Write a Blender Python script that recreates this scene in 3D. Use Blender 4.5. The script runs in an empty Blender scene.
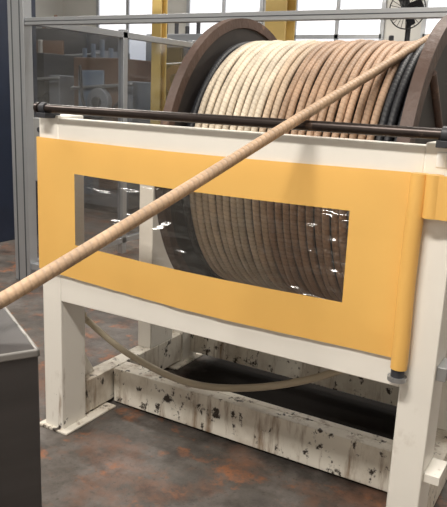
import bpy, bmesh, math, random
from mathutils import Vector, Matrix, noise
random.seed(4)
sc=bpy.context.scene
try:
    sc.view_settings.view_transform='Standard'
except Exception: pass

# ------------------------------------------------------------ materials
def mat(name,col,rough=.5,metal=0,var=.0,vs=6,bump=0,bs=40,spots=None,spot_scale=12,spot_t=.62,spec=.5,coords='Object',stretch=None,grime=None):
    m=bpy.data.materials.new(name); m.use_nodes=True
    nt=m.node_tree; N=nt.nodes; L=nt.links; b=N['Principled BSDF']
    b.inputs['Roughness'].default_value=rough; b.inputs['Metallic'].default_value=metal
    b.inputs['Specular IOR Level'].default_value=spec
    tc=N.new('ShaderNodeTexCoord'); src=tc.outputs[coords]
    if stretch:
        mp=N.new('ShaderNodeMapping'); mp.inputs['Scale'].default_value=stretch; L.new(src,mp.inputs['Vector']); src=mp.outputs[0]
    n=N.new('ShaderNodeTexNoise'); n.inputs['Scale'].default_value=vs; n.inputs['Detail'].default_value=5
    L.new(src,n.inputs['Vector'])
    mx=N.new('ShaderNodeMix'); mx.data_type='RGBA'
    mx.inputs[6].default_value=tuple(max(0,x*(1-var)) for x in col)+(1,)
    mx.inputs[7].default_value=tuple(min(1,x*(1+var)) for x in col)+(1,)
    L.new(n.outputs['Fac'],mx.inputs[0]); out=mx.outputs[2]
    def layer(out,colr,scale,t,width,stretch2=None,zk=0,z0=0):
        s=tc.outputs[coords]
        if stretch2:
            mp=N.new('ShaderNodeMapping'); mp.inputs['Scale'].default_value=stretch2; L.new(s,mp.inputs['Vector']); s=mp.outputs[0]
        n2=N.new('ShaderNodeTexNoise'); n2.inputs['Scale'].default_value=scale; n2.inputs['Detail'].default_value=9; n2.inputs['Roughness'].default_value=.68
        L.new(s,n2.inputs['Vector']); v=n2.outputs['Fac']
        if zk:
            sp=N.new('ShaderNodeSeparateXYZ'); L.new(tc.outputs['Object'],sp.inputs[0])
            a=N.new('ShaderNodeMath'); a.operation='SUBTRACT'; a.inputs[0].default_value=z0; L.new(sp.outputs[2],a.inputs[1])
            c=N.new('ShaderNodeClamp'); c.inputs['Min'].default_value=-.4; c.inputs['Max'].default_value=.3; L.new(a.outputs[0],c.inputs[0])
            k=N.new('ShaderNodeMath'); k.operation='MULTIPLY_ADD'; k.inputs[1].default_value=zk; L.new(c.outputs[0],k.inputs[0]); L.new(v,k.inputs[2]); v=k.outputs[0]
        r=N.new('ShaderNodeValToRGB'); r.color_ramp.elements[0].position=t; r.color_ramp.elements[1].position=t+width
        L.new(v,r.inputs[0])
        m2=N.new('ShaderNodeMix'); m2.data_type='RGBA'; m2.inputs[7].default_value=(*colr,1)
        L.new(r.outputs[0],m2.inputs[0]); L.new(out,m2.inputs[6]); return m2.outputs[2]
    if spots: out=layer(out,spots,spot_scale,spot_t,.06)
    if grime:
        out=layer(out,(.42,.35,.27),4,.54,.25,(1,1,.6),*grime)
        out=layer(out,(.24,.16,.10),18,.60,.16,(1,1,.12),*grime)
        out=layer(out,(.04,.03,.024),19,.640,.05,(1,1,.8),*grime)
    L.new(out,b.inputs['Base Color'])
    if bump:
        n3=N.new('ShaderNodeTexNoise'); n3.inputs['Scale'].default_value=bs; n3.inputs['Detail'].default_value=4
        L.new(src,n3.inputs['Vector'])
        bp=N.new('ShaderNodeBump'); bp.inputs['Strength'].default_value=bump; bp.inputs['Distance'].default_value=.01
        L.new(n3.outputs['Fac'],bp.inputs['Height']); L.new(bp.outputs[0],b.inputs['Normal'])
    return m

WHITE=mat('white_paint',(.82,.79,.73),.4,var=.07,vs=3,grime=(.24,.20))
WHITE_D=mat('white_paint_dirty',(.74,.70,.62),.5,var=.15,vs=5,grime=(.235,.45))
STEEL_D=mat('dark_pipe_steel',(.045,.035,.032),.33,.7,var=.4,vs=12,spots=(.14,.10,.08),spot_scale=9,spot_t=.6)
RUST=mat('flange_rust_brown',(.075,.043,.032),.55,.1,var=.5,vs=7,bump=.3,spots=(.19,.11,.075),spot_scale=6,spot_t=.6)
RUST_DK=mat('flange_dark_inner',(.026,.020,.018),.6,.1,var=.4)
BLACK=mat('black_rubber',(.010,.011,.015),.4,0,var=.3)
ALU=mat('aluminium',(.44,.46,.49),.35,.6,var=.08)
ALU_D=mat('aluminium_groove',(.10,.11,.12),.5,.5)
NAVY=mat('navy_panel',(.018,.026,.05),.4,0,var=.3)
GREYM=mat('machine_grey',(.21,.225,.25),.5,.1,var=.45,vs=3)
GREYD=mat('machine_dark',(.04,.042,.05),.5,.2,var=.4,vs=4)
BLUE=mat('machine_blue',(.18,.23,.30),.4,0,var=.3)
BROWN=mat('machine_brown',(.13,.075,.05),.6,0,var=.5,vs=4)
BEIGE=mat('machine_beige',(.50,.48,.44),.5,0,var=.12,vs=3)
YEL_P=mat('yellow_paint',(.66,.48,.17),.45,0,var=.1)
RED=mat('red_plastic',(.55,.03,.02),.35)
GREY_P=mat('grey_plastic',(.45,.45,.44),.5)
LABEL=mat('label_paper',(.85,.85,.83),.5)
WALL=mat('wall_paint',(.58,.57,.54),.8,var=.1,vs=1)
CEIL=mat('ceiling_paint',(.5,.48,.45),.9,var=.08,vs=1)
CABM=mat('cabinet_steel',(.065,.060,.060),.45,.4,var=.25,vs=3,stretch=(1,1,6))
CAB_E=mat('cabinet_edge',(.28,.27,.26),.4,.5)
GALV=mat('galvanised',(.40,.41,.42),.4,.7,var=.2)
SMOOTHC=mat('smooth_pale_hose',(.44,.38,.28),.42,0,var=.15,vs=9)

def emit(name,col,s):
    m=bpy.data.materials.new(name); m.use_nodes=True; N=m.node_tree.nodes
    b=N['Principled BSDF']; b.inputs['Base Color'].default_value=(*col,1)
    b.inputs['Emission Color'].default_value=(*col,1); b.inputs['Emission Strength'].default_value=s
    return m
TUBE=emit('lamp_tube',(1,.95,.86),6)

def cable_mat(name):
    """braided cable; UV.x = length in metres, UV.y = round angle 0..1, tint from colour attribute"""
    m=bpy.data.materials.new(name); m.use_nodes=True
    nt=m.node_tree; N=nt.nodes; L=nt.links; b=N['Principled BSDF']
    b.inputs['Roughness'].default_value=.55
    uv=N.new('ShaderNodeUVMap'); sep=N.new('ShaderNodeSeparateXYZ'); L.new(uv.outputs[0],sep.inputs[0])
    def helix(freq,sgn):
        ma=N.new('ShaderNodeMath'); ma.operation='MULTIPLY'; ma.inputs[1].default_value=freq; L.new(sep.outputs[0],ma.inputs[0])
        mb=N.new('ShaderNodeMath'); mb.operation='MULTIPLY_ADD'; mb.inputs[1].default_value=sgn; L.new(sep.outputs[1],mb.inputs[0]); L.new(ma.outputs[0],mb.inputs[2])
        fr=N.new('ShaderNodeMath'); fr.operation='PINGPONG'; fr.inputs[1].default_value=.5; L.new(mb.outputs[0],fr.inputs[0])
        rp=N.new('ShaderNodeMapRange'); rp.inputs['From Min'].default_value=0; rp.inputs['From Max'].default_value=.28; rp.interpolation_type='SMOOTHSTEP'
        L.new(fr.outputs[0],rp.inputs[0]); return rp.outputs[0]
    h1=helix(52,1); h2=helix(52,-2)
    mn=N.new('ShaderNodeMath'); mn.operation='MULTIPLY_ADD'; mn.inputs[1].default_value=.35; L.new(h2,mn.inputs[0]); L.new(h1,mn.inputs[2])
    at=N.new('ShaderNodeAttribute'); at.attribute_name='tint'
    dk=N.new('ShaderNodeMix'); dk.data_type='RGBA'; dk.blend_type='MULTIPLY'
    dk.inputs[0].default_value=1
    g=N.new('ShaderNodeMapRange'); g.inputs['From Max'].default_value=1.35; g.inputs['To Min'].default_value=.80; g.inputs['To Max'].default_value=1.03; L.new(mn.outputs[0],g.inputs[0])
    L.new(at.outputs['Color'],dk.inputs[6]); L.new(g.outputs[0],dk.inputs[7])
    tc=N.new('ShaderNodeTexCoord'); n=N.new('ShaderNodeTexNoise'); n.inputs['Scale'].default_value=11; n.inputs['Detail'].default_value=7
    L.new(tc.outputs['Object'],n.inputs['Vector'])
    g2=N.new('ShaderNodeMapRange'); g2.inputs['From Min'].default_value=.3; g2.inputs['From Max'].default_value=.7; g2.inputs['To Min'].default_value=.78; g2.inputs['To Max'].default_value=1.15
    L.new(n.outputs['Fac'],g2.inputs[0])
    d2=N.new('ShaderNodeMix'); d2.data_type='RGBA'; d2.blend_type='MULTIPLY'; d2.inputs[0].default_value=1
    L.new(dk.outputs[2],d2.inputs[6]); L.new(g2.outputs[0],d2.inputs[7])
    L.new(d2.outputs[2],b.inputs['Base Color'])
    bp=N.new('ShaderNodeBump'); bp.inputs['Strength'].default_value=.35; bp.inputs['Distance'].default_value=.003
    L.new(mn.outputs[0],bp.inputs['Height']); L.new(bp.outputs[0],b.inputs['Normal'])
    return m
CABLE=cable_mat('braided_cable')

# ------------------------------------------------------------ mesh builder
class B:
    def __init__(s,name,bev=0):
        s.name=name; s.bm=bmesh.new(); s.mats=[]; s.bev=bev
    def mi(s,m):
        if m not in s.mats: s.mats.append(m)
        return s.mats.index(m)
    def box(s,a,b,m,rot=None,piv=None):
        r=bmesh.ops.create_cube(s.bm,size=1); vs=r['verts']
        c=[(a[i]+b[i])/2 for i in range(3)]; d=[abs(b[i]-a[i]) for i in range(3)]
        for v in vs: v.co=Vector([v.co[i]*d[i]+c[i] for i in range(3)])
        if rot: bmesh.ops.rotate(s.bm,verts=vs,cent=piv or c,matrix=rot)
        k=s.mi(m)
        for f in {f for v in vs for f in v.link_faces}: f.material_index=k
        return vs
    def tube(s,p,q,r,m,seg=20,r2=None,cap=True):
        p=Vector(p);q=Vector(q);d=q-p
        r_=bmesh.ops.create_cone(s.bm,cap_ends=cap,segments=seg,radius1=r,radius2=r if r2 is None else r2,depth=d.length)
        vs=r_['verts']; M=Matrix.Translation((p+q)/2)@d.to_track_quat('Z','Y').to_matrix().to_4x4()
        bmesh.ops.transform(s.bm,matrix=M,verts=vs)
        k=s.mi(m)
        for f in {f for v in vs for f in v.link_faces}:
            f.material_index=k; f.smooth=len(f.verts)==4
        return vs
    def lathe_x(s,prof,cy,cz,m,seg=120,closed=True):
        k=s.mi(m); rings=[]
        for i in range(seg):
            a=2*math.pi*i/seg
            rings.append([s.bm.verts.new((x,cy-r*math.cos(a),cz+r*math.sin(a))) for x,r in prof])
        n=len(prof)
        for i in range(seg):
            A=rings[i];Bq=rings[(i+1)%seg]
            for j in range(n if closed else n-1):
                f=s.bm.faces.new((A[j],A[(j+1)%n],Bq[(j+1)%n],Bq[j])); f.material_index=k; f.smooth=True
    def path(s,pts,r,m,seg=10):
        k=s.mi(m); rings=[]
        pts=[Vector(p) for p in pts]; up=Vector((.13,.2,1)).normalized()
        for i,p in enumerate(pts):
            t=(pts[min(i+1,len(pts)-1)]-pts[max(i-1,0)]).normalized()
            a=t.cross(up)
            if a.length<.3: a=t.cross(Vector((1,0,0)))
            a.normalize(); b=t.cross(a)
            rings.append([s.bm.verts.new(p+a*r*math.cos(2*math.pi*j/seg)+b*r*math.sin(2*math.pi*j/seg)) for j in range(seg)])
        for i in range(len(rings)-1):
            for j in range(seg):
                f=s.bm.faces.new((rings[i][j],rings[i][(j+1)%seg],rings[i+1][(j+1)%seg],rings[i+1][j])); f.material_index=k; f.smooth=True
        for R in (rings[0],rings[-1]):
            f=s.bm.faces.new(R); f.material_index=k
    def done(s,parent=None):
        bmesh.ops.recalc_face_normals(s.bm,faces=s.bm.faces)
        me=bpy.data.meshes.new(s.name); s.bm.to_mesh(me); s.bm.free()
        for m in s.mats: me.materials.append(m)
        try: me.set_sharp_from_angle(angle=math.radians(40))
        except Exception: pass
        o=bpy.data.objects.new(s.name,me); sc.collection.objects.link(o)
        if s.bev:
            md=o.modifiers.new('bevel','BEVEL'); md.width=s.bev; md.segments=2; md.limit_method='ANGLE'; md.angle_limit=math.radians(50)
        if parent: o.parent=parent
        return o
def empty(name,loc=(0,0,0)):
    o=bpy.data.objects.new(name,None); sc.collection.objects.link(o); return o

def spline(pts,n=12):
    pts=[Vector(p) for p in pts]; P=[pts[0]*2-pts[1]]+pts+[pts[-1]*2-pts[-2]]; out=[]
    for i in range(1,len(P)-2):
        for k in range(n):
            t=k/n; a,b,c,d=P[i-1:i+3]
            out.append(.5*((2*b)+(c-a)*t+(2*a-5*b+4*c-d)*t*t+(3*b-a-3*c+d)*t**3))
    out.append(pts[-1]); return out

def cable_obj(name,paths,parent=None,seg=12):
    bm=bmesh.new(); uvl=bm.loops.layers.uv.new('UVMap'); cl=bm.verts.layers.float_color.new('tint')
    for pts,r,col,closed in paths:
        pts=[Vector(p) for p in pts]; n=len(pts); rings=[]; ln=[0]
        for i in range(1,n+1): ln.append(ln[-1]+(pts[i%n]-pts[i-1]).length)
        for i,p in enumerate(pts):
            if closed: t=(pts[(i+1)%n]-pts[i-1]).normalized(); a=Vector((1,0,0))
            else:
                t=(pts[min(i+1,n-1)]-pts[max(i-1,0)]).normalized(); a=t.cross(Vector((0,0,1))).normalized()
            b=t.cross(a).normalized()
            ring=[]
            for j in range(seg):
                an=2*math.pi*j/seg
                v=bm.verts.new(p+a*r*math.cos(an)+b*r*math.sin(an)); v[cl]=(*col,1); ring.append(v)
            rings.append(ring)
        for i in range(n if closed else n-1):
            A=rings[i];C=rings[(i+1)%n]
            for j in range(seg):
                f=bm.faces.new((A[j],A[(j+1)%seg],C[(j+1)%seg],C[j])); f.smooth=True
                uvs=[(ln[i],j/seg),(ln[i],(j+1)/seg),(ln[i+1],(j+1)/seg),(ln[i+1],j/seg)]
                for lp,uv in zip(f.loops,uvs): lp[uvl].uv=uv
        if not closed:
            bm.faces.new(rings[0]); bm.faces.new(rings[-1])
    bmesh.ops.recalc_face_normals(bm,faces=bm.faces)
    me=bpy.data.meshes.new(name); bm.to_mesh(me); bm.free(); me.materials.append(CABLE)
    o=bpy.data.objects.new(name,me); sc.collection.objects.link(o)
    if parent: o.parent=parent
    return o

# ------------------------------------------------------------ room
XL,XR,YF,YB,ZC=-7.5,4.5,-4.0,8.0,4.6
def floor_mat():
    m=bpy.data.materials.new('concrete_floor'); m.use_nodes=True
    nt=m.node_tree;N=nt.nodes;L=nt.links;b=N['Principled BSDF']
    tc=N.new('ShaderNodeTexCoord')
    def ns(s,d=6,r=.6,off=0):
        mp=N.new('ShaderNodeMapping'); mp.inputs['Location'].default_value=(off,off*.7,0); L.new(tc.outputs['Object'],mp.inputs[0])
        n=N.new('ShaderNodeTexNoise'); n.inputs['Scale'].default_value=s;n.inputs['Detail'].default_value=d;n.inputs['Roughness'].default_value=r
        L.new(mp.outputs[0],n.inputs['Vector']); return n.outputs['Fac']
    def ramp(f,*st):
        r=N.new('ShaderNodeValToRGB'); e=r.color_ramp.elements
        e[0].position,e[0].color=st[0][0],(*st[0][1],1); e[1].position,e[1].color=st[-1][0],(*st[-1][1],1)
        for p,c in st[1:-1]: x=e.new(p); x.color=(*c,1)
        L.new(f,r.inputs[0]); return r.outputs[0]
    def mix(f,a,bb):
        x=N.new('ShaderNodeMix'); x.data_type='RGBA'; L.new(f,x.inputs[0]); L.new(a,x.inputs[6])
        if isinstance(bb,tuple): x.inputs[7].default_value=(*bb,1)
        else: L.new(bb,x.inputs[7])
        return x.outputs[2]
    base=ramp(ns(3.0,9,.7),(.30,(.045,.039,.035)),(.5,(.105,.092,.082)),(.68,(.19,.17,.16)))
    W=(1,1,1);K=(0,0,0)
    rust=ramp(ns(2.6,9,.68,3.1),(.51,K),(.65,(.7,.7,.7)))
    c=mix(rust,base,(.20,.088,.048))
    rust2=ramp(ns(6.5,8,.68,12.4),(.55,K),(.65,(.85,.85,.85)))
    c=mix(rust2,c,(.30,.12,.055))
    dark=ramp(ns(5,8,.68,8),(.53,K),(.69,(.85,.85,.85)))
    c=mix(dark,c,(.036,.030,.027))
    speck=ramp(ns(38,6,.7,2),(.56,K),(.66,(.6,.6,.6)))
    c=mix(speck,c,(.045,.038,.033))
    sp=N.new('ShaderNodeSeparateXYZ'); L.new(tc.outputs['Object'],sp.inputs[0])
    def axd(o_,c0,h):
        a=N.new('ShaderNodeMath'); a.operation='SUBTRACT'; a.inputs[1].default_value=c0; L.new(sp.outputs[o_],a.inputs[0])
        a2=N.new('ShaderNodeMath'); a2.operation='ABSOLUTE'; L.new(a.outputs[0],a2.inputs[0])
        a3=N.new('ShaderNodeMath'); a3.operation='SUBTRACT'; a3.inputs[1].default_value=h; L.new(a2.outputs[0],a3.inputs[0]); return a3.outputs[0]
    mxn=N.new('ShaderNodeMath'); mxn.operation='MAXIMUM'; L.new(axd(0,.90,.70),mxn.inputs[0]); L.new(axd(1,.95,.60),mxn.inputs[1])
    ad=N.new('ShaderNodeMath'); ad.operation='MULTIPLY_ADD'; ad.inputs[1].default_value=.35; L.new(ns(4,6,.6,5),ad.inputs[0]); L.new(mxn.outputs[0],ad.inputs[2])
    oil_shade=ramp(ad.outputs[0],(.12,W),(.28,K))  # oil stain under the reel, spread and blackened to paint in its shade
    c=mix(oil_shade,c,(.010,.008,.007))
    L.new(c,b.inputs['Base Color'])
    rr=ramp(ns(3,5,.6,1),(.35,(.38,)*3),(.7,(.68,)*3)); rr=mix(oil_shade,rr,(.75,.75,.75)); L.new(rr,b.inputs['Roughness'])
    sl=ramp(oil_shade,(0,(.5,)*3),(1,(.12,)*3)); L.new(sl,b.inputs['Specular IOR Level'])
    bp=N.new('ShaderNodeBump'); bp.inputs['Strength'].default_value=.25; bp.inputs['Distance'].default_value=.01
    L.new(ns(30,6,.7),bp.inputs['Height']); L.new(bp.outputs[0],b.inputs['Normal'])
    return m
def slab(name,a,b,m):
    x=B(name); x.box(a,b,m); return x.done()
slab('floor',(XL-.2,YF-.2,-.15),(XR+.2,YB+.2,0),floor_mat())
slab('ceiling',(XL,YF,ZC),(XR,YB,ZC+.1),CEIL)
slab('wall_back',(XL,YB,0),(XR,YB+.15,ZC),WALL)
slab('wall_front',(XL,YF-.15,0),(XR,YF,ZC),WALL)
slab('wall_left',(XL-.15,YF,0),(XL,YB,ZC),WALL)
slab('wall_right',(XR,YF,0),(XR+.15,YB,ZC),WALL)

# ------------------------------------------------------------ reel stand (white frame)
W=1.665; D=1.10; PW=.105; PD=.15
st=empty('cable_reel_stand')
f=B('frame',.004)
for x in (0,W-PW):
    f.box((x,0,.01),(x+PW,PD,1.385),WHITE)                 # front post
    f.box((x,D-PD,.01),(x+PW,D,.62),WHITE)                 # rear post
    f.box((x+.01,PD,.02),(x+PW-.01,D-PD,.18),WHITE_D)      # base side member
    f.box((x+.01,.66,.18),(x+PW-.01,.86,1.08),WHITE)       # bearing upright
    f.box((x-.03,-.02,0),(x+PW+.04,PD+.17,.012),WHITE_D)   # foot plates
    f.box((x-.03,D-PD-.1,0),(x+PW+.03,D+.03,.012),WHITE_D)
f.box((PW,0,1.20),(W-PW,.07,1.375),WHITE)                  # upper beam
f.box((PW,0,.61),(W-PW,.07,.80),WHITE)                     # lower beam
f.box((PW,.35,.01),(W-PW,.41,.185),WHITE_D)                # front floor rail
f.box((PW,D-.07,.05),(W-PW,D,.19),WHITE_D)                 # rear floor rail
f.box((PW,.41,.165),(W-PW,.45,.185),WHITE_D)
f.done(st)
g=B('gussets',.002)
for x in (0.0,W-PW):
    yy=PD; k=g.mi(WHITE)
    a=[g.bm.verts.new(v) for v in ((x+.03,yy,.18),(x+.03,yy+.13,.18),(x+.03,yy,.40),(x+.045,yy,.18),(x+.045,yy+.13,.18),(x+.045,yy,.40))]
    for q in ((0,1,2),(5,4,3),(0,3,4,1),(1,4,5,2),(2,5,3,0)): g.bm.faces.new([a[i] for i in q]).material_index=k
g.done(st)
h=B('bearings_and_clamps',.003)
YC,ZCN=.755,1.18
for x in (0,W-PW):
    h.box((x+.0,YC-.12,1.08),(x+PW,YC+.12,1.12),GALV)
    h.tube((x+.005,YC,ZCN),(x+PW-.005,YC,ZCN),.075,GALV,28)
    h.box((x+.04,-.055,1.375),(x+.09,.03,1.395),GREYD)
    h.tube((x+.05,-.03,1.412),(x+.075,-.03,1.412),.023,GREYD,20)
h.box((W,-.03,1.30),(W+.05,.06,1.37),WHITE)
h.box((W+.0,.02,.655),(W+.03,.12,.70),GALV)
h.box((W+.0,.02,.30),(W+.05,.14,.33),WHITE)
h.box((1.595,-.002,1.315),(1.645,.001,1.36),LABEL)
h.done(st)
p=B('guide_pipe'); p.tube((.03,-.03,1.412),(1.9,-.03,1.412),.0165,STEEL_D,24)
p.tube((.022,-.03,1.412),(.036,-.03,1.412),.021,STEEL_D,24); p.done(st)

# ------------------------------------------------------------ reel
reel=empty('cable_reel')
X1,X2,RF,RC=.56,1.42,.645,.554
b=B('left_flange')
b.lathe_x([(X1-.055,RF),(X1-.016,RF),(X1-.016,RF-.04),(X1-.028,RF-.045),(X1-.055,RF-.045)],YC,ZCN,RUST)
b.lathe_x([(X1-.045,RF-.04),(X1-.024,RF-.04),(X1-.024,.06),(X1-.045,.06)],YC,ZCN,RUST_DK)
b.done(reel)
b=B('right_flange')
b.lathe_x([(X2+.055,RF),(X2+.012,RF),(X2+.012,RF-.055),(X2+.028,RF-.06),(X2+.055,RF-.06)],YC,ZCN,RUST)
b.lathe_x([(X2+.045,RF-.05),(X2+.03,RF-.05),(X2+.03,.06),(X2+.045,.06)],YC,ZCN,RUST_DK)
for i in range(8):
    a=i*math.pi/4
    b.tube((X2+.05,YC,ZCN),(X2+.05,YC-(RF-.06)*math.cos(a),ZCN+(RF-.06)*math.sin(a)),.016,RUST,10)
b.done(reel)
b=B('barrel_and_shaft')
b.tube((X1-.03,YC,ZCN),(X2+.03,YC,ZCN),RC-.045,BLACK,64)
b.tube((.02,YC,ZCN),(W-.02,YC,ZCN),.04,GALV,28)
b.done(reel)
paths=[]; NS=27; pitch=(X2-X1)/NS
for i in range(NS):
    x=X1+pitch*(i+.5); u=i/(NS-1)
    if i==0 or i>=NS-3: col=(.014,.015,.019)
    elif u<.36: col=(.68,.585,.46)
    elif u<.46: col=(.53,.405,.29)
    else: col=(.42,.275,.18)
    if 0<i<NS-3:
        j=random.uniform(.84,1.08); col=tuple(c*j for c in col)
    rr=RC-pitch/2+random.uniform(-.003,.003); ph=random.uniform(0,6.28); ph2=random.uniform(0,6.28)
    pts=[]
    for k in range(120):
        a=2*math.pi*k/120
        xx=x+.0018*math.sin(3*a+ph)+.0012*math.sin(7*a+ph2); r3=rr+.002*math.sin(5*a+ph2)
        pts.append((xx,YC-r3*math.cos(a),ZCN+r3*math.sin(a)))
    paths.append((pts,pitch*.435,col,True))
cable_obj('wound_cable',paths,reel,12)

tan=(.46,.315,.205)
run=spline([(1.385,.95,1.715),(1.385,.74,1.755),(1.272,.276,1.577),(1.16,-.19,1.389),(1.05,-.65,1.203),(.938,-1.108,1.026),(.90,-1.27,.999),(.86,-1.45,.998)],14)
cable_obj('pulled_cable',[(run,.0165,tan,False)])
loop=spline([(.08,.165,.50),(.04,.25,.432),(.283,.25,.327),(.609,.25,.277),(.947,.25,.350),(1.275,.25,.509),(1.40,.26,.66),(1.43,.3,.80)],12)
hc=B('hanging_cable'); hc.path(loop,.0150,SMOOTHC,14); hc.done()

# ------------------------------------------------------------ yellow vinyl curtain with clear window
cur=empty('vinyl_safety_curtain')
def vinyl():
    m=mat('yellow_vinyl',(.90,.54,.15),.45,0,var=.07,vs=4)
    nt=m.node_tree; N=nt.nodes; L=nt.links
    b=N['Principled BSDF']; out=N['Material Output']
    tc=N.new('ShaderNodeTexCoord'); mp=N.new('ShaderNodeMapping'); mp.inputs['Scale'].default_value=(2.2,2,1); mp.inputs['Rotation'].default_value=(0,.5,0); L.new(tc.outputs['Object'],mp.inputs[0])
    n=N.new('ShaderNodeTexNoise'); n.noise_type='RIDGED_MULTIFRACTAL'; n.inputs['Scale'].default_value=2.5; n.inputs['Detail'].default_value=3; L.new(mp.outputs[0],n.inputs[0])
    bp=N.new('ShaderNodeBump'); bp.inputs['Strength'].default_value=.35; bp.inputs['Distance'].default_value=.014; L.new(n.outputs[0],bp.inputs['Height']); L.new(bp.outputs[0],b.inputs['Normal'])
    tl=N.new('ShaderNodeBsdfTranslucent'); tl.inputs[0].default_value=(.90,.55,.18,1)
    ms=N.new('ShaderNodeMixShader'); ms.inputs[0].default_value=.15
    L.new(b.outputs[0],ms.inputs[1]); L.new(tl.outputs[0],ms.inputs[2]); L.new(ms.outputs[0],out.inputs[0])
    return m
VIN=vinyl()
def clearvinyl():
    m=bpy.data.materials.new('clear_vinyl'); m.use_nodes=True
    nt=m.node_tree;N=nt.nodes;L=nt.links
    for n in list(N): N.remove(n)
    o=N.new('ShaderNodeOutputMaterial'); tr=N.new('ShaderNodeBsdfTransparent'); tr.inputs[0].default_value=(.88,.85,.81,1)
    df=N.new('ShaderNodeBsdfDiffuse'); df.inputs[0].default_value=(.8,.78,.74,1)
    hz=N.new('ShaderNodeMixShader'); hz.inputs[0].default_value=.03; L.new(tr.outputs[0],hz.inputs[1]); L.new(df.outputs[0],hz.inputs[2])
    gl=N.new('ShaderNodeBsdfGlossy'); gl.inputs['Roughness'].default_value=.12
    fz=N.new('ShaderNodeFresnel'); fz.inputs[0].default_value=1.55
    tc=N.new('ShaderNodeTexCoord'); mp=N.new('ShaderNodeMapping'); mp.inputs['Scale'].default_value=(.7,1,2.6); L.new(tc.outputs['Object'],mp.inputs[0])
    n=N.new('ShaderNodeTexNoise'); n.inputs['Scale'].default_value=5; n.inputs['Detail'].default_value=2
    L.new(mp.outputs[0],n.inputs[0]); bp=N.new('ShaderNodeBump'); bp.inputs['Strength'].default_value=1; bp.inputs['Distance'].default_value=.10
    L.new(n.outputs[0],bp.inputs['Height']); L.new(bp.outputs[0],gl.inputs['Normal'])
    mx=N.new('ShaderNodeMixShader'); L.new(fz.outputs[0],mx.inputs[0]); L.new(hz.outputs[0],mx.inputs[1]); L.new(gl.outputs[0],mx.inputs[2])
    L.new(mx.outputs[0],o.inputs[0]); return m
CLR=clearvinyl()
Z1,Z2,XW1,XW2,WZ1,WZ2=1.296,.706,.20,1.351,1.160,.856
def wav(x,z):
    v=noise.noise(Vector((x*2.2,z*2.1,1.3)))*.006+noise.noise(Vector((x*9,z*3,7)))*.0026
    edge=max(0,(Z1-z))/.6
    return -.012+v*edge
def zmap(x,z):
    t=(z-Z2)/(Z1-Z2); s=max(0,1-max(x,0)/.9)
    return z+(1-t)*(.035*s*s+.002*math.sin(x*5.1))-t*.008*math.sin(math.pi*min(max(x/1.55,0),1))
def sheet(name,xs,zs,mt,skip=None):
    bm=bmesh.new(); G=[[None]*len(zs) for _ in xs]
    for i,x in enumerate(xs):
        for j,z in enumerate(zs):
            X,Y=x,wav(x,z)
            if x<-.004: X,Y=-.004,wav(-.004,z)+(-.004-x)
            G[i][j]=bm.verts.new((X,Y,zmap(x,z)))
    for i in range(len(xs)-1):
        for j in range(len(zs)-1):
            xm=(xs[i]+xs[i+1])/2; zm=(zs[j]+zs[j+1])/2
            if skip and skip(xm,zm): continue
            fc=bm.faces.new((G[i][j],G[i+1][j],G[i+1][j+1],G[i][j+1])); fc.smooth=True
    bmesh.ops.delete(bm,geom=[v for v in bm.verts if not v.link_faces],context='VERTS')
    me=bpy.data.meshes.new(name); bm.to_mesh(me); bm.free(); me.materials.append(mt)
    try: me.set_sharp_from_angle(angle=math.radians(40))
    except Exception: pass
    o=bpy.data.objects.new(name,me); sc.collection.objects.link(o); o.parent=cur
    return o
def lin(a,b,n): return [a+(b-a)*i/n for i in range(n+1)]
xs=lin(-.14,-.0041,4)+lin(-.004,XW1,8)[:-1]+lin(XW1,XW2,70)[:-1]+lin(XW2,1.53,12)
zs=lin(Z2,WZ2,8)[:-1]+lin(WZ2,WZ1,14)[:-1]+lin(WZ1,Z1,7)
sheet('yellow_sheet',xs,zs,VIN,lambda x,z: XW1<x<XW2 and WZ2<z<WZ1)
o_=sheet('clear_window',lin(XW1-.01,XW2+.01,50),lin(WZ2-.01,WZ1+.01,14),CLR); o_.location.y=.002
hm=B('roll_and_end_fittings')
hm.path([(1.557+.002*math.sin(z*11),-.026,z) for z in lin(.685,1.296,24)],.026,VIN,24)
hm.path([(1.605+.003*math.sin(z*8),-.03,z) for z in lin(1.17,1.296,6)],.026,VIN,16)
hm.box((1.60,-.05,1.17),(1.80,-.042,1.296),VIN)
hm.tube((1.557,-.026,.655),(1.557,-.026,.69),.021,GREYD,20)
hm.tube((1.557,-.026,.645),(1.557,-.026,.658),.030,GALV,20)
hm.done(cur)

# emergency stop box and conduits on the left post
e=B('box_body',.004)
e.box((-.12,.145,.80),(-.03,.22,.93),GREY_P)
e.tube((-.075,.147,.865),(-.075,.12,.865),.022,RED,20)
e.box((-.03,.155,.82),(-.001,.19,.91),GREYD)
e.path(spline([(-.09,.18,.93),(-.12,.18,1.05),(-.16,.18,1.15),(-.15,.18,1.30)],8),.008,BLACK)
e.path(spline([(-.05,.18,.80),(-.06,.18,.7),(-.1,.18,.62),(-.07,.2,.45),(-.05,.2,.2),(-.05,.2,.02)],8),.008,BLACK)
e.path(spline([(-.10,.17,.80),(-.14,.18,.72),(-.1,.18,.66),(-.12,.18,.55)],8),.005,RED)
eo=empty('emergency_stop_box'); e.done(eo)
e=B('plate',.003)
e.box((-.20,.16,1.08),(-.06,.175,1.36),GALV); e.box((-.06,.15,1.15),(-.001,.16,1.19),GALV); e.box((-.06,.15,1.28),(-.001,.16,1.31),GALV)
for i in range(4):
    for j in range(2): e.tube((-.16+j*.06,.152,1.13+i*.06),(-.16+j*.06,.16,1.13+i*.06),.012,GREYD,12)
e.done(eo)

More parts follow.
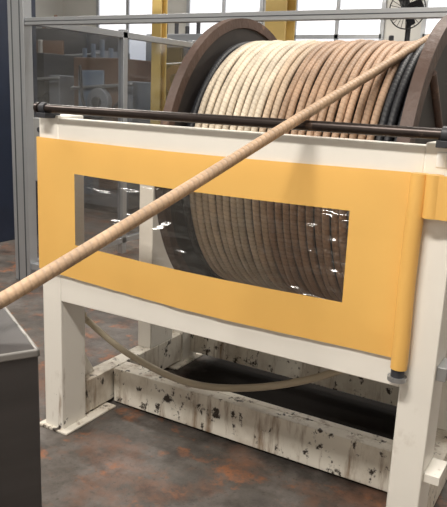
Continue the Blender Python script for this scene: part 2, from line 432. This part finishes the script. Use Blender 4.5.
# ------------------------------------------------------------ foreground control cabinet
A=Vector((1.098,-1.087,0)); ang=math.atan2(.49,-.87)
cb=B('body',.010)
R=Matrix.Rotation(ang,3,'Z')
def cbx(a,b_,m):
    vs=cb.box(a,b_,m); bmesh.ops.transform(cb.bm,matrix=Matrix.Translation(A)@R.to_4x4(),verts=vs)
cbx((0,0,.02),(.55,.55,.979),CABM)
cbx((-.003,-.003,.965),(.006,.553,.981),CAB_E); cbx((-.003,-.003,.965),(.553,.006,.981),CAB_E)
cbx((.02,.02,0),(.53,.53,.03),BLACK)
cbx((-.006,.10,.30),(0,.45,.85),GREYD)
co=empty('control_cabinet'); cb.done(co)

# ------------------------------------------------------------ aluminium safety fence
fe=B('fence_frame',.003)
FX,FY=-1.83,1.62
fe.box((FX-.08,FY-.04,0),(FX+.08,FY+.04,3.0),ALU)
for dx in (-.04,.04): fe.box((FX+dx-.006,FY-.043,0),(FX+dx+.006,FY-.039,3.0),ALU_D)
fe.box((FX+.08,FY-.03,1.915),(2.8,FY+.03,1.965),ALU)
fe.box((FX+.08,FY-.033,1.937),(2.8,FY-.029,1.943),ALU_D)
fe.box((2.8,FY-.04,0),(2.88,FY+.04,3.0),ALU)
fe.box((FX+.08,FY-.03,.10),(2.8,FY+.03,.15),ALU)
fe.box((FX-.03,FY+.04,1.93),(FX+.03,5.0,1.98),ALU)
fe.box((FX-.03,FY+.04,.10),(FX+.03,5.0,.15),ALU)
fe.box((FX-.03,FY+.04,.95),(FX+.03,5.0,.99),ALU)
for yy in (2.8,3.9,5.0): fe.box((FX-.03,yy-.03,0),(FX+.03,yy+.03,2.0),ALU)
fo=empty('aluminium_safety_fence'); fe.done(fo)
def glass():
    m=bpy.data.materials.new('polycarbonate'); m.use_nodes=True
    nt=m.node_tree;N=nt.nodes;L=nt.links
    for n in list(N): N.remove(n)
    o=N.new('ShaderNodeOutputMaterial'); tr=N.new('ShaderNodeBsdfTransparent'); tr.inputs[0].default_value=(.76,.78,.81,1)
    gl=N.new('ShaderNodeBsdfGlossy'); gl.inputs['Roughness'].default_value=.08
    mx=N.new('ShaderNodeMixShader'); mx.inputs[0].default_value=.12
    L.new(tr.outputs[0],mx.inputs[1]); L.new(gl.outputs[0],mx.inputs[2]); L.new(mx.outputs[0],o.inputs[0]); return m
PC=glass()
q=B('panels'); q.box((FX-.004,FY+.06,.15),(FX+.004,4.97,1.93),PC); q.done(fo)

# ------------------------------------------------------------ background factory
o=B('locker',.01)
o.box((-4.4,2.3,0),(-2.98,2.9,2.6),NAVY); o.box((-4.3,2.29,.1),(-3.05,2.3,2.5),GREYD); o.done(empty('dark_electrical_cabinet'))
def column(name,x,y,w,z=ZC,m=YEL_P):
    c=B(name,.005)
    c.box((x-w/2,y-w/2,0),(x+w/2,y-w/2+.02,z),m); c.box((x-w/2,y+w/2-.02,0),(x+w/2,y+w/2,z),m); c.box((x-.012,y-w/2+.02,0),(x+.012,y+w/2-.02,z),m)
    c.box((x-w/2-.05,y-w/2-.05,0),(x+w/2+.05,y+w/2+.05,.03),m); c.done()
column('steel_column',-2.75,4.6,.13); column('steel_column',-1.2,4.6,.24)
def machine(name,x0,x1,y0,y1,h,m1,m2,m3):
    r=empty(name); k=B('housing',.015); w=x1-x0
    k.box((x0,y0,.08),(x1,y1,h*.55),m1); k.box((x0+.05*w,y0+.1,h*.55),(x1-.2*w,y1-.1,h),m2)
    k.box((x0+.08*w,y0-.02,.2),(x0+w*.45,y0,h*.48),m3); k.box((x0+w*.55,y0-.02,.3),(x1-.08*w,y0,h*.46),m2)
    k.box((x0+.15*w,y0+.07,h*.62),(x1-.45*w,y0+.1,h*.92),m3)
    k.box((x1-.16*w,y0+.12,h*.55),(x1-.04*w,y1-.2,h*.86),m1)
    k.tube((x0+w*.5,y0+.02,h*.72),(x0+w*.5,y0+.12,h*.72),h*.09,m1,28); k.tube((x0+w*.5,y0-.02,h*.72),(x0+w*.5,y0+.12,h*.72),h*.035,GREYD,20)
    for i in range(5): k.tube((x0+w*(.1+i*.14),y0+.25,h),(x0+w*(.1+i*.14),y0+.25,h+.12+.05*(i%3)),.03,m3,12)
    k.path(spline([(x0+w*.2,y0+.05,h*.95),(x0+w*.35,y0-.05,h*.7),(x0+w*.6,y0-.06,h*.62),(x1-.1*w,y0+.02,h*.75)],8),.018,BLACK)
    k.tube((x0+.05*w,y0+.06,h*.8),(x1,y0+.06,h*.84),.02,GALV,12)
    k.box((x0+.03*w,y0+.05,0),(x1-.03*w,y1-.05,.08),GREYD)
    k.done(r)
machine('winding_machine',-5.6,-4.1,4.3,5.3,1.9,GREYM,GREYD,BEIGE)
machine('winding_machine',-3.95,-2.95,4.3,5.1,1.85,GREYM,BROWN,BLUE)
machine('winding_machine',-4.3,-2.95,6.2,7.0,2.3,BROWN,GREYM,GREYD)
machine('winding_machine',-2.6,-1.55,5.3,6.3,2.05,BLUE,GREYD,GREYM)
machine('press_machine',-1.0,.6,5.6,6.6,2.0,BEIGE,GREYM,GREYD)
machine('winding_machine',-6.9,-5.0,6.2,7.2,2.4,GREYM,GREYD,BROWN)
o=B('beams',.01)
o.box((XL,6.4,2.95),(XR,6.6,3.15),BEIGE)
o.box((-7,3.6,2.9),(4,3.75,3.02),BEIGE)
for x in (-4,-1.5,1,3): o.box((x-.04,3.62,3.0),(x+.04,3.72,ZC),GALV)
o.done(empty('overhead_cable_tray'))
GL=emit('daylight_glass',(.95,.96,1.0),.8)
for i,(x0,x1) in enumerate(((-6.6,-5.2),(-4.6,-3.2),(-2.6,-1.2),(-.6,1.6))):
    k=B('window_%d'%(i+1)); k.box((x0,YB-.02,1.6),(x1,YB,3.2),GL)
    for s in (0,.5,1): k.box((x0+(x1-x0)*s-.03,YB-.05,1.57),(x0+(x1-x0)*s+.03,YB-.0,3.23),ALU)
    for z in (1.6,2.4,3.2): k.box((x0,YB-.05,z-.03),(x1,YB,z+.03),ALU)
    k.done()
k=B('fan_body',.003); fx,fy,fz=.16,4.5,2.3
k.tube((fx,fy,fz+.02),(fx,fy+.14,fz+.02),.07,BLACK,20)
for i in range(24):
    a=2*math.pi*i/24; k.tube((fx,fy-.06,fz+.02),(fx+.17*math.cos(a),fy-.02,fz+.02+.17*math.sin(a)),.003,BLACK,6)
    a2=a+2*math.pi/24; k.tube((fx+.17*math.cos(a),fy-.02,fz+.02+.17*math.sin(a)),(fx+.17*math.cos(a2),fy-.02,fz+.02+.17*math.sin(a2)),.006,BLACK,6)
for i in range(4):
    a=i*math.pi/2+.4; c=Vector((fx+.08*math.cos(a),fy-.03,fz+.02+.08*math.sin(a)))
    vs=k.box(c-Vector((.07,.003,.045)),c+Vector((.07,.003,.045)),BLACK)
    bmesh.ops.rotate(k.bm,verts=vs,cent=c,matrix=Matrix.Rotation(-a,3,'Y')@Matrix.Rotation(.4,3,'X'))
k.tube((fx,fy+.07,fz),(fx,fy+.07,0.03),.025,BLACK,12); k.tube((fx,fy+.07,0),(fx,fy+.07,.03),.22,BLACK,24)
k.done(empty('pedestal_fan'))

# ------------------------------------------------------------ lights
def area(x,y,z,sx,sy,e,col=(1,.945,.865)):
    l=bpy.data.lights.new('ceiling_light_source','AREA'); l.shape='RECTANGLE'; l.size=sx; l.size_y=sy; l.energy=e; l.color=col
    o=bpy.data.objects.new('ceiling_light_source',l); o.location=(x,y,z); sc.collection.objects.link(o); return o
for i,(x,y,e) in enumerate(((1.0,-2.2,185),(1.6,1.9,105),(-2.4,-.8,110),(-2.6,2.6,80),(-5,5.2,70),(-1.5,6,90),(2.8,5.2,90))):
    fx_=B('fixture',.01)
    fx_.box((x-.8,y-.16,4.02),(x+.8,y+.16,4.10),BEIGE)
    for dy in (-.08,.08): fx_.tube((x-.75,y+dy,4.0),(x+.75,y+dy,4.0),.018,TUBE,12)
    for dx in (-.6,.6): fx_.tube((x+dx,y,4.1),(x+dx,y,ZC),.008,GALV,8)
    r=empty('fluorescent_ceiling_lamp'); fx_.done(r)
    a=area(x,y,3.97,1.5,.3,e); a.parent=r
w=bpy.data.worlds.new('world'); sc.world=w; w.use_nodes=True
w.node_tree.nodes['Background'].inputs[0].default_value=(1,.96,.9,1); w.node_tree.nodes['Background'].inputs[1].default_value=.5

# ------------------------------------------------------------ camera
cam=bpy.data.cameras.new('camera'); co_=bpy.data.objects.new('camera',cam); sc.collection.objects.link(co_); sc.camera=co_
yw,pt,rl=[math.radians(v) for v in (30.021,13.533,2.444)]
Fv=Vector((-math.sin(yw)*math.cos(pt),math.cos(yw)*math.cos(pt),-math.sin(pt)))
Rv=Vector((math.cos(yw),math.sin(yw),0)); Uv=Rv.cross(Fv)
R2=Rv*math.cos(rl)+Uv*math.sin(rl); U2=-Rv*math.sin(rl)+Uv*math.cos(rl)
M=Matrix((R2,U2,-Fv)).transposed().to_4x4(); M.translation=Vector((2.047,-1.997,1.5))
co_.matrix_world=M
cam.sensor_fit='VERTICAL'; cam.sensor_height=24; cam.lens=24*666.166/507
cam.clip_start=.02
